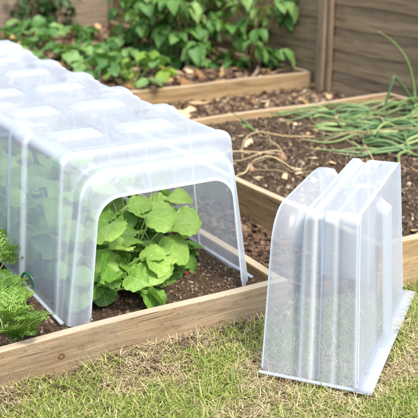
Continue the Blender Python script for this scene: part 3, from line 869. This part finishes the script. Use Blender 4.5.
def strawb(label, x, y, n, size, seed, mat, z=.085):
    global rng
    rng = np.random.default_rng(seed)
    t = thing('strawberry_plant', label, 'strawberry plant', (x, y, z), 0, 'low strawberry plants in the far bed')
    lf, stg = Geo(), Geo()
    for k in range(n):
        yaw = k * 2.4 + rng.normal() * .3; el = rng.uniform(.35, 1.3); pl = size * rng.uniform(.8, 1.8)
        e = np.array([math.cos(yaw) * math.cos(el), math.sin(yaw) * math.cos(el), math.sin(el)]) * pl
        tube(stg, spline([(0, 0, 0), e * .5 + np.array([0, 0, .01]), e], 7), .002, 5, rng.random())
        tint = rng.uniform(0, 1)
        for da, sc in ((0, 1), (1.35, .92), (-1.35, .92)):
            L = size * sc * rng.uniform(.8, 1.15)
            V, F, A = leaf(L, L * .86, lambda q: o_round(q) * (1 + .08 * (np.abs(((q * 9) % 1) - .5) * 2 - .5)), 12, 7, rng.uniform(.1, .4), rng.uniform(.3, 1.0), .03, 4)
            put_leaf(lf, V, F, A, e, yaw + da, rng.uniform(-.4, .3), rng.normal() * .3, np.clip(tint + rng.normal() * .08, 0, 1))
    lf.build('foliage', mat, t); stg.build('stems', stem_green_m, t)
SB = [('strawberry plant with bright yellow-green leaves at the end of the far bed board', 2.18, 4.42, 6, 0.112, yellow_green_leaf_m),
      ('strawberry plant hanging over the far board just right of the tunnel', 2.02, 4.20, 6, 0.112, straw_leaf_m),
      ('strawberry plant behind the tunnel shoulder, right of the bare soil', 1.98, 4.60, 6, 0.112, straw_leaf_m),
      ('strawberry plant between the tunnel roof and the raspberry bush', 2.20, 4.80, 6, 0.104, straw_leaf_m),
      ('strawberry plant in the middle of the low patch', 2.02, 5.05, 6, 0.112, straw_leaf_m),
      ('strawberry plant below the brown leaf litter by the fence', 2.25, 5.35, 6, 0.104, straw_leaf_m),
      ('strawberry plant just above the middle of the tunnel roof', 1.86, 4.85, 6, 0.118, straw_leaf_m),
      ('strawberry plant left of the bare soil patch', 1.98, 5.65, 6, 0.118, straw_leaf_m),
      ('strawberry plant with large leaves above the far tunnel end', 1.85, 5.55, 6, 0.112, straw_leaf_m),
      ('strawberry plant in front of the dark shrub', 2.12, 6.05, 6, 0.118, straw_leaf_m),
      ('strawberry plant near the top left corner, under the shrub', 1.92, 6.15, 6, 0.118, straw_leaf_m),
      ('strawberry plant close to the foot of the far left fence', 2.42, 6.1, 6, 0.104, straw_leaf_m)]
for i, (lb, x, y, n, s, mt) in enumerate(SB):
    strawb(lb, x, y, n, s, 200 + i, mt)
rng = np.random.default_rng(80)

g = Geo(); tube(g, [(0, 0, -.05), (.01, .0, .6), (.015, .01, 1.3)], [.008, .0075, .007], 8)
o = g.build('bamboo_cane', cane_m, attr=False); o.location = (2.72, 6.05, .1)
tag(o, 'thin pale cane standing upright among the bushes', 'garden cane')

# ------------------------------------------------------------------ loose stuff: chips, crumbs, litter
def chips(name, mat, n, area, z, smin, smax, thin=.3, tint=(0, 1), tilt=.5, mask=None, zfun=None):
    x = rng.uniform(area[0], area[1], n); y = rng.uniform(area[2], area[3], n)
    if mask is not None:
        k = mask(x, y); x, y = x[k], y[k]; n = len(x)
    base = np.array([[-1, -1, -1], [1, -1, -1], [1, 1, -1], [-1, 1, -1], [-1, -1, 1], [1, -1, 1], [1, 1, 1], [-1, 1, 1]], float)
    faces = np.array([[0, 3, 2, 1], [4, 5, 6, 7], [0, 1, 5, 4], [1, 2, 6, 5], [2, 3, 7, 6], [3, 0, 4, 7]])
    V = np.repeat(base[None], n, 0) + rng.normal(0, .5 if thin < .5 else .3, (n, 8, 3))
    s = (smin + (smax - smin) * rng.random(n) ** 2.2)[:, None] * np.stack([np.ones(n), rng.uniform(.35, .8, n), np.full(n, thin) * rng.uniform(.6, 1.4, n)], -1)
    V *= s[:, None, :] * .5
    ya = rng.uniform(0, 6.28, n); pt = rng.normal(0, tilt, n)
    c, sn = np.cos(pt), np.sin(pt)
    V = np.stack([V[..., 0] * c[:, None] - V[..., 2] * sn[:, None], V[..., 1], V[..., 0] * sn[:, None] + V[..., 2] * c[:, None]], -1)
    c, sn = np.cos(ya), np.sin(ya)
    V = np.stack([V[..., 0] * c[:, None] - V[..., 1] * sn[:, None], V[..., 0] * sn[:, None] + V[..., 1] * c[:, None], V[..., 2]], -1)
    zz = (z if zfun is None else zfun(x, y))
    V += np.stack([x, y, zz + s[:, 2] * .25], -1)[:, None, :]
    A = np.zeros((n, 8, 3)); A[..., 2] = rng.uniform(tint[0], tint[1], n)[:, None]
    g = Geo(); g.add(V.reshape(-1, 3), [(faces[None] + np.arange(n)[:, None, None] * 8).reshape(-1, 4)], A.reshape(-1, 3))
    return tag(g.build(name, mat, smooth=False), kind='stuff')

def soilz(z, amp, freq): return lambda x, y: z + amp * (fnoise(x * freq, y * freq, 5) - .5) * 2
def with_lc(o, label, cat): return tag(o, label, cat)
with_lc(chips('soil_crumbs', crumb_m, 24000, (.45, 1.19, 1.69, 2.5), .0, .001, .008, .7, (0, .93), .6, zfun=soilz(A_Z, .012, 16)), 'loose crumbs of dark soil under the tunnel', 'soil')
with_lc(chips('bark_bits', bark_m, 500, (.45, 1.19, 1.69, 2.4), 0, .002, .014, .25, (.1, 1), .4, zfun=soilz(A_Z + .003, .012, 16)), 'bark bits and dry scraps on the soil under the tunnel', 'mulch')
with_lc(chips('soil_crumbs', crumb_m, 34000, (1.54, 2.92, 1.67, 3.17), 0, .0015, .013, .7, (0, .95), .6, zfun=soilz(B_Z, .022, 9)), 'loose crumbs of soil and pebbles in the onion bed', 'soil')
with_lc(chips('leaf_litter', litter_m, 220, (1.54, 2.92, 1.67, 3.17), 0, .006, .036, .12, (.2, 1), .35, zfun=soilz(B_Z + .006, .022, 9)), 'pale dry onion skins scattered over the onion bed', 'leaf litter')
with_lc(chips('bark_chips', bark_m, 6500, (1.226, 1.503, 1.68, 3.85), .02, .004, .030, .22, (0, .72), .45), 'brown bark chips on the narrow path between the beds', 'bark chips')
with_lc(chips('bark_chips', bark_m, 7500, (1.5, 3.06, 3.215, 3.98), .024, .006, .034, .25, (0, 1), .45), 'brown bark chips on the path before the far bed', 'bark chips')
with_lc(chips('leaf_litter', litter_m, 90, (1.5, 3.06, 3.215, 3.98), .034, .015, .06, .14, (.2, 1), .4), 'tan dry leaves lying on the path before the far bed', 'leaf litter')
with_lc(chips('bark_chips', bark_m, 4500, (1.4, 3.03, 4.02, 6.7), 0, .012, .06, .25, (0, 1), .45, zfun=soilz(.09, .03, 6)), 'brown bark mulch over the far bed', 'bark chips')
with_lc(chips('leaf_litter', litter_m, 260, (1.4, 3.03, 4.02, 6.7), 0, .02, .085, .12, (.0, .9), .4, zfun=soilz(.10, .03, 6)), 'orange brown dry leaves among the strawberry plants', 'leaf litter')

# ------------------------------------------------------------------ lawn
def blades(name, mat, n, Lr, Wr, flat, tint, dens, area):
    x = rng.uniform(area[0], area[1], n); y = rng.uniform(area[2], area[3], n)
    k = dens(x, y) > rng.random(n)
    x, y = x[k], y[k]; n = len(x)
    L = rng.uniform(*Lr, n) * np.where(rng.random(n) < .07, 1.6, 1) * (.6 + .8 * fnoise(x * 9, y * 9, 3)); W = rng.uniform(*Wr, n)
    yaw = rng.uniform(0, 6.283, n); el = np.clip(rng.normal(flat[0], flat[1], n), .04, 1.5)
    cur = rng.uniform(.2, 1.3, n) if flat[0] > .6 else rng.uniform(-.25, .4, n)
    ts = np.array([0, .35, .7, 1.0]); a = el.copy()
    pos = np.stack([x, y, lawn_h(x, y) + (.002 if flat[0] > .6 else rng.uniform(.002, .012, n))], -1)
    side = np.stack([-np.sin(yaw), np.cos(yaw), np.zeros(n)], -1)
    ring = []; prev = 0
    bend = rng.normal(0, .7, n)
    for i, t in enumerate(ts):
        dl = (t - prev) * L; prev = t
        yw = yaw + bend * t
        pos = pos + np.stack([np.cos(yw) * np.cos(a) * dl, np.sin(yw) * np.cos(a) * dl, np.sin(a) * dl], -1)
        a = a - cur * .45
        pos[:, 2] = np.maximum(pos[:, 2], lawn_h(pos[:, 0], pos[:, 1]) + .001)
        wv = side * (W * (1, .95, .65, .08)[i] * .5)[:, None]
        ring.append(np.stack([pos - wv, pos + wv], 1))
    V = np.stack(ring, 1)                                   # n, 4, 2, 3
    F = np.array([[0, 1, 3, 2], [2, 3, 5, 4], [4, 5, 7, 6]])
    A = np.zeros((n, 4, 2, 3)); A[..., 0] = ts[None, :, None]; A[..., 2] = rng.uniform(*tint, n)[:, None, None]
    g = Geo(); g.add(V.reshape(-1, 3), [(F[None] + np.arange(n)[:, None, None] * 8).reshape(-1, 4)], A.reshape(-1, 3))
    return tag(g.build(name, mat, smooth=True), kind='stuff')

def on_lawn(x, y):
    ok = np.ones(len(x), bool)
    ok &= ~((x > .035) & (x < 1.226) & (y > 1.656))
    ok &= ~((x > 1.20) & (x < 1.51) & (y > 1.72))
    ok &= ~((x > 1.50) & (x < 2.94) & (y > 1.632))
    c, sn = math.cos(R(-52.65)), math.sin(R(-52.65))
    lx = (x - .9915) * c + (y - 1.4416) * sn; ly = -(x - .9915) * sn + (y - 1.4416) * c
    ok &= ~((lx > .205) & (lx < .264) & (ly > -.02) & (ly < .575))
    ok &= ~((lx > -.004) & (lx < .23) & (ly > -.016) & (ly < .006))
    return ok
def green(x, y):
    t = fnoise(x * 7 + 3, y * 7 + 1, 4)
    d = np.clip((t - .355) / .10, .10, 1) 
    edge = np.clip((1.655 - y) / .07, 0, 1) * .85 + .15
    return d * edge * on_lawn(x, y)
def dry(x, y):
    t = fnoise(x * 7 + 3, y * 7 + 1, 4)
    return np.clip(1.05 - (t - .36) / .22, .22, 1) * .8 * on_lawn(x, y)
LA = (.25, 2.3, .85, 1.75)
with_lc(blades('grass', grass_m, 115000, (.014, .044), (.0012, .0028), (.85, .42), (0, 1), green, LA), 'green tufts of grass on the lawn in front of the beds', 'grass')
with_lc(blades('dry_grass', straw_m, 95000, (.012, .042), (.0008, .0018), (.2, .25), (0, 1), dry, LA), 'straw coloured dry grass lying in the lawn', 'dry grass')
with_lc(blades('grass', grass_m, 60000, (.03, .06), (.003, .005), (1.05, .35), (0, 1), lambda x, y: on_lawn(x, y) * ~((x > .25) & (x < 2.3) & (y > .85)), (-1.2, 3.2, .2, 1.7)), 'thinner grass over the wider lawn', 'grass')
with_lc(chips('soil_crumbs', crumb_m, 2500, (.3, 1.5, 1.55, 1.70), 0, .003, .016, .6, (.2, .9), .5, mask=on_lawn, zfun=lambda x, y: lawn_h(x, y) + .002), 'crumbs of earth along the foot of the front board', 'soil')
